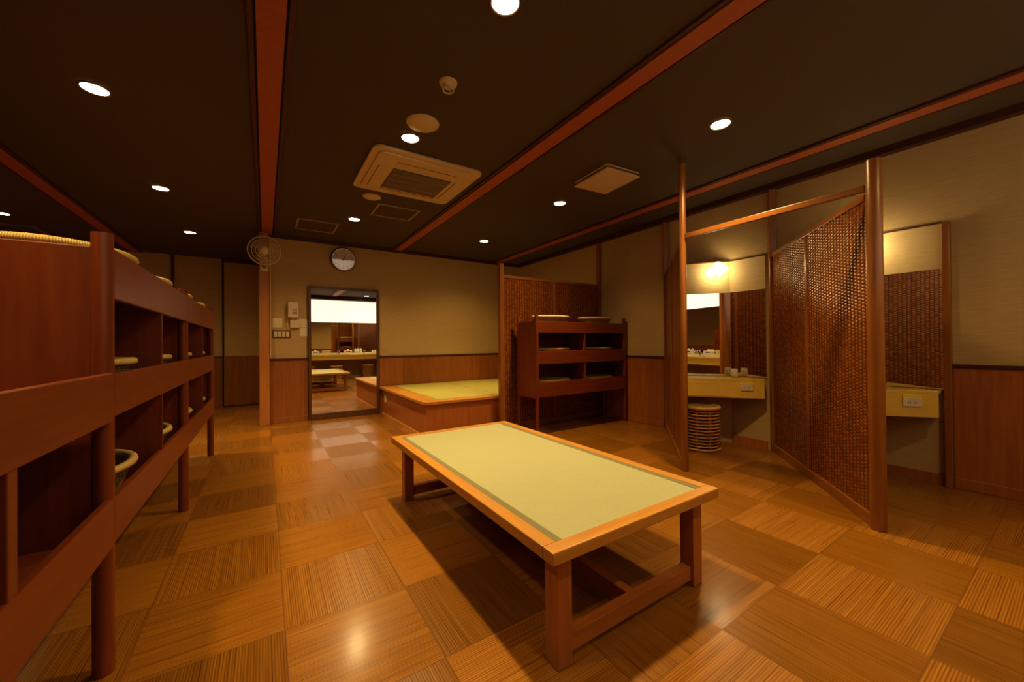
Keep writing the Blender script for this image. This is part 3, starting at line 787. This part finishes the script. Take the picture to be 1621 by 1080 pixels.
# ------------------------------------------------------------------ ceiling fittings
def rrect(x0, x1, y0, y1, r_, n=6):
    out = []
    for cx, cy, a0 in ((x1-r_, y0+r_, -PI/2), (x1-r_, y1-r_, 0), (x0+r_, y1-r_, PI/2), (x0+r_, y0+r_, PI)):
        for k in range(n+1):
            a = a0+PI/2*k/n; out.append((cx+r_*math.cos(a), cy+r_*math.sin(a)))
    return out
ax0, ax1, ay0, ay1 = .685, 1.610, 2.890, 3.770
ac = thing('ceiling_cassette', 'square cream ceiling air conditioner cassette with dark centre grille', 'air conditioner', ((ax0+ax1)/2, (ay0+ay1)/2, HC))
build(MB().prism(rrect(ax0, ax1, ay0, ay1, .07), HC-.020, HC-.0005), 'panel', M['acwhite'], ac, .004)
inner = build(MB().prism(rrect(ax0+.055, ax1-.055, ay0+.055, ay1-.055, .06), HC-.032, HC-.0201), 'inner_panel', M['acwhite'], ac, .003)
gx0, gx1, gy0, gy1 = .905, 1.425, 3.170, 3.610
for nm, a in (('louver', (gx0, gx1, gy0-.115, gy0-.045)), ('louver', (gx0, gx1, gy1+.03, gy1+.085)), ('louver', (gx0-.115, gx0-.055, gy0, gy1)), ('louver', (gx1+.04, gx1+.095, gy0, gy1))):
    lv = build(bx(*a, HC-.036, HC-.0321), nm, M['acwhite'], ac, .001)
    e = .006; x0, x1, y0, y1 = a
    mb = MB().box(x0, x1, y0-.004, y0-.0005, HC-.0335, HC-.032) if x1-x0 > y1-y0 else MB().box(x0-.004, x0-.0005, y0, y1, HC-.0335, HC-.032)
    build(mb, 'slot', M['groove'], lv)
gr = build(bx(gx0, gx1, gy0, gy1, HC-.034, HC-.0321), 'grille', M['grille'], ac)
mb = MB()
for k in range(1, 26): 
    y = gy0+(gy1-gy0)*k/26; mb.box(gx0+.006, gx1-.006, y-.0022, y+.0022, HC-.039, HC-.0341)
build(mb, 'grille_slats', M['hatchf'], gr)
for k in range(1, 4):
    y = gy0+(gy1-gy0)*k/4
    build(bx(gx0, gx1, y-.004, y+.004, HC-.041, HC-.0341), 'grille_bar', M['hatchf'], gr)

def downlight(x, y, label, r_=.058, pw=1.0):
    o = thing('downlight', label, 'downlight', (x, y, HC), 0, 'recessed ceiling downlights')
    build(MB().lathe([(r_, -.001), (r_+.004, -.008), (r_+.012, -.006), (r_+.014, -.0005)], seg=32), 'trim_ring', M['steel'], o, local=True)
    build(MB().lathe([(.001, -.009), (r_*.6, -.008), (r_, -.004), (r_, -.0005)], seg=32), 'lens', M['lamp'], o, local=True)
    for nm, en, ang, bl in (('downlight_beam', PW, 84, 1.0), ('downlight_spill', PS, 138, .8)):
        ld = bpy.data.lights.new(nm, 'SPOT'); ld.energy = en*pw; ld.color = (1.0, .71, .31)
        ld.spot_size = math.radians(ang); ld.spot_blend = bl; ld.shadow_soft_size = .05
        lo = bpy.data.objects.new(nm, ld); C.objects.link(lo); lo.location = (x, y, HC-.03)
    return o
PW, PS = 104, 42
downlight(-.82, 3.15, 'lit downlight above the long shelf, first of three from the camera')
downlight(-.82, 4.81, 'lit downlight above the long shelf, second of three from the camera')
downlight(-.82, 6.48, 'lit downlight beyond the long shelf, third of three from the camera', pw=.8)
downlight(-2.45, 6.62, 'lit downlight in the dark far corner behind the long shelf', pw=.4)
downlight(.893, 1.40, 'lit downlight straight above the tatami table, nearest the camera')
downlight(.892, 2.70, 'lit downlight touching the round ceiling cover plate')
downlight(.900, 4.81, 'lit downlight between the two ceiling access hatches', pw=1.3)
downlight(2.695, 4.86, 'lit downlight above the tatami platform', pw=1.25)
downlight(2.660, 3.12, 'lit downlight just beyond the square ceiling vent cover')
downlight(-.82, 1.42, 'lit downlight above the low shelf end, outside the top of the photo', pw=.7)
downlight(.893, -.30, 'lit downlight over the wash counter aisle, table side', pw=.38)
downlight(2.640, -.30, 'lit downlight over the wash counter aisle, booth side', pw=.66)
downlight(2.640, 1.395, 'lit downlight close to the top of the slim booth pole')

o = build(MB().lathe([(.001, -.014), (.09, -.014), (.108, -.006), (.110, -.0005)], seg=48), 'ceiling_cover_plate', M['acwhite'], None)
o.location = (.905, 2.475, HC); tag(o, 'larger round cream cover plate on the ceiling beside a lit downlight', 'cover plate')
o = build(MB().lathe([(.001, -.012), (.075, -.012), (.088, -.005), (.090, -.0005)], seg=40), 'ceiling_cover_plate', M['acwhite'], None)
o.location = (.915, 3.985, HC); tag(o, 'smaller round cream cover plate between cassette and ceiling hatch', 'cover plate')
def hatch(x0, x1, y0, y1, label):
    h = thing('access_hatch', label, 'hatch', ((x0+x1)/2, (y0+y1)/2, HC))
    w_ = .022
    for a in ((x0, x1, y0, y0+w_), (x0, x1, y1-w_, y1), (x0, x0+w_, y0+w_, y1-w_), (x1-w_, x1, y0+w_, y1-w_)):
        build(bx(*a, HC-.010, HC-.0005), 'hatch_frame', M['hatchf'], h)
    build(bx(x0+w_, x1-w_, y0+w_, y1-w_, HC-.005, HC-.0005), 'hatch_panel', M['ceil'], h)
hatch(1.015, 1.470, 4.12, 4.525, 'square dark ceiling hatch with pale frame beside the small cover plate')
hatch(.325, .780, 5.09, 5.560, 'square dark ceiling hatch above the tall mirror near the back wall')
hatch(-2.85, -2.38, 7.15, 7.60, 'faint ceiling hatch in the dark corner behind the long shelf')
dt = thing('ceiling_detector', 'small round cream detector on the ceiling', 'detector', (.888, 2.01, HC))
build(MB().lathe([(.001, -.016), (.040, -.016), (.050, -.010), (.052, -.0005)], seg=36), 'base', M['acwhite'], dt, local=True)
build(MB().lathe([(.030, -.016), (.030, -.026), (.012, -.030), (.012, -.016)], seg=28), 'body', M['cream'], dt, local=True)
build(MB().torus(.030, .004, (0, 0, -.044), 32, 8), 'cage_ring', M['cream'], dt, local=True)
for k in range(4):
    a = PI/4+PI/2*k; build(MB().cyl((.028*math.cos(a), .028*math.sin(a), -.024), (.030*math.cos(a), .030*math.sin(a), -.044), .0035, seg=8), 'cage_leg', M['cream'], dt, local=True)
vc = thing('vent_cover', 'square cream vent cover hanging below the ceiling', 'vent', (2.605, 2.41, HC), math.radians(-4))
build(bx(-.190, .190, -.215, .215, -.012, -.0005), 'vent_frame', M['acwhite'], vc, .003, local=True)
build(bx(-.12, .12, -.14, .14, -.03, -.0121), 'neck', M['groove'], vc, local=True)
build(bx(-.192, .192, -.218, .218, -.045, -.0301), 'cover', M['acwhite'], vc, .005, local=True)

# ------------------------------------------------------------------ wash counter behind the camera (seen in the mirrors)
cx0, cx1 = -.55, XR-.03
wc = thing('wash_counter', 'long yellow wash counter seen in the tall mirror', 'counter', (1.8, YF, 0))
build(bx(cx0, cx1, YF+.005, YF+.50, .72, .75), 'counter_top', M['desk'], wc, .004)
build(bx(cx0, cx1, YF+.47, YF+.495, .60, .7199), 'front_panel', M['desk'], wc, .003)
build(bx(cx0, cx1, YF+.006, YF+.10, .7501, .80), 'back_ledge', M['white'], wc, .004)
build(bx(cx0, cx0+.03, YF+.005, YF+.47, 0, .7199), 'side_panel', M['desk'], wc)
cm = thing('counter_mirror', 'wide wall mirror above the wash counter', 'mirror', (1.8, YF, .8))
build(bx(cx0, cx1, YF+.001, YF+.012, .82, 1.75), 'mirror_pane', M['mirror'], cm)
build(bx(1.93, 1.96, YF+.0121, YF+.016, .82, 1.75), 'joint_strip', M['steel'], cm)
struct('trim_40', bx(cx0, cx1, YF+.0005, YF+.02, 1.751, 2.43), M['screen'], label='bright white panel above the counter mirror')
struct('trim_41', bx(cx0, cx1, YF+.02, YF+.22, 2.43, HC), M['moulding'], label='wooden lintel above the bright panel')
fa = None
for k, x in enumerate((.40, 1.15, 1.92, 2.66, 3.38)):
    lb = 'white wash basin with faucet in the counter, %s from the shelf side' % ('first', 'second', 'third', 'fourth', 'fifth')[k]
    if fa is None:
        bs = thing('wash_basin', lb, 'basin', (x, YF+.30, .75), 0, 'wash basins in the counter'); fa = bs
        build(MB().lathe([(.165, .001), (.175, .012), (.160, .014), (.145, .006), (.06, .002), (.001, .002)], seg=36, sx=1.15), 'bowl', M['white'], bs, local=True)
        build(MB().cyl((0, -.15, .002), (0, -.15, .10), .016, seg=16).tube([(0, -.15, .10), (0, -.10, .13), (0, -.02, .11)], .011, 12), 'faucet', M['chrome'], bs, local=True)
        build(MB().cyl((0, -.15, .105), (0, -.165, .15), .014, seg=14), 'faucet_lever', M['blue'], bs, local=True)
    else: dup(fa, (x, YF+.30, .75), 0, lb, 'wash basins in the counter')
def boxitem(x, y, z, sx, sy_, sz, label, mat, rz=0, group='toiletries on the wash counter'):
    o = thing('tissue_box', label, 'box', (x, y, z), rz, group)
    build(bx(-sx/2, sx/2, -sy_/2, sy_/2, 0, sz), 'carton', mat, o, .004, local=True)
    build(bx(-sx*.3, sx*.3, sy_/2, sy_/2+.0008, sz*.3, sz*.7), 'printed_panel', M['blue'], o, local=True)
    mb = MB().lathe([(.001, sz+.045), (.018, sz+.03), (.028, sz+.012), (.034, sz)], seg=9, sx=1.2, sy=.5, smooth=False)
    build(mb, 'tissue', M['tissue'], o, local=True)
    return o
Z0 = .8005
boxitem(1.28, YF+.062, Z0, .20, .08, .06, 'white tissue box on the counter ledge, by the second basin', M['tissue'])
boxitem(.78, YF+.062, Z0, .22, .08, .07, 'white tissue box on the counter ledge, by the first basin', M['tissue'], .0)
boxitem(2.20, YF+.062, Z0, .22, .08, .07, 'white tissue box on the counter ledge, by the third basin', M['tissue'])
def towels(x, label, n, mat):
    o = thing('folded_towels', label, 'towel', (x, YF+.052, Z0), 0, 'folded towels on the counter ledge')
    for k in range(n):
        mb = MB(); 
        mb.prism(rrect(-.12, .12, -.04, .04, .015, 3), k*.025, k*.025+.024)
        build(mb, 'folded_layer', mat, o, .006, local=True)
towels(1.58, 'golden folded towel pile on the counter ledge', 3, M['towel'])
towels(3.05, 'white folded towel pile on the counter ledge', 3, M['tissue'])
def bottle(x, y, label, mat):
    o = thing('lotion_bottle', label, 'bottle', (x, y, Z0), 0, 'lotion bottles on the counter ledge')
    build(MB().lathe([(.001, 0), (.028, 0), (.03, .01), (.03, .10), (.012, .125), (.012, .14), (.001, .14)], seg=20), 'bottle_body', mat, o, local=True)
    build(MB().lathe([(.001, .165), (.010, .165), (.014, .14), (.001, .14)], seg=16), 'pump_cap', M['blue'], o, local=True)
for k, x in enumerate((2.42, 2.50, 2.58)):
    bottle(x, YF+.05, 'white lotion bottle on the counter ledge, %s of three from the shelf side' % ORD[k], M['tissue'])
for k, x in enumerate((1.05, 1.80, 2.72)):
    dup(st, (x, YF+.42, 0), .3*k, 'rattan drum stool under the wash counter, %s of three from the shelf side' % ORD[k], 'rattan drum stools')

# ------------------------------------------------------------------ world, camera, colour
w = bpy.data.worlds.new('World'); bpy.context.scene.world = w; w.use_nodes = True
w.node_tree.nodes['Background'].inputs[0].default_value = (.9, .6, .35, 1)
w.node_tree.nodes['Background'].inputs[1].default_value = 0.0
F, yaw, pitch, roll = 600.89, .5772, .0060, -.0092
f = Vector((math.sin(yaw)*math.cos(pitch), math.cos(yaw)*math.cos(pitch), math.sin(pitch)))
r0 = Vector((math.cos(yaw), -math.sin(yaw), 0)); u0 = r0.cross(f)
rr = r0*math.cos(roll)+u0*math.sin(roll); uu = -r0*math.sin(roll)+u0*math.cos(roll)
cam = bpy.data.cameras.new('camera'); co = bpy.data.objects.new('camera', cam); C.objects.link(co)
mat4 = Matrix((rr, uu, -f)).transposed().to_4x4(); mat4.translation = (0, 0, 1.05)
co.matrix_world = mat4
cam.sensor_fit = 'HORIZONTAL'; cam.sensor_width = 36; cam.lens = F/1621*36; cam.clip_start = .02
sc_ = bpy.context.scene; sc_.camera = co
sc_.view_settings.view_transform = 'Standard'; sc_.view_settings.look = 'Medium High Contrast'
sc_.view_settings.exposure = 0.0; sc_.view_settings.gamma = 1.0
sc_.cycles.max_bounces = 10; sc_.cycles.glossy_bounces = 6; sc_.cycles.diffuse_bounces = 5
sc_.cycles.sample_clamp_indirect = 6; sc_.cycles.caustics_reflective = True
sc_.cycles.use_denoising = True
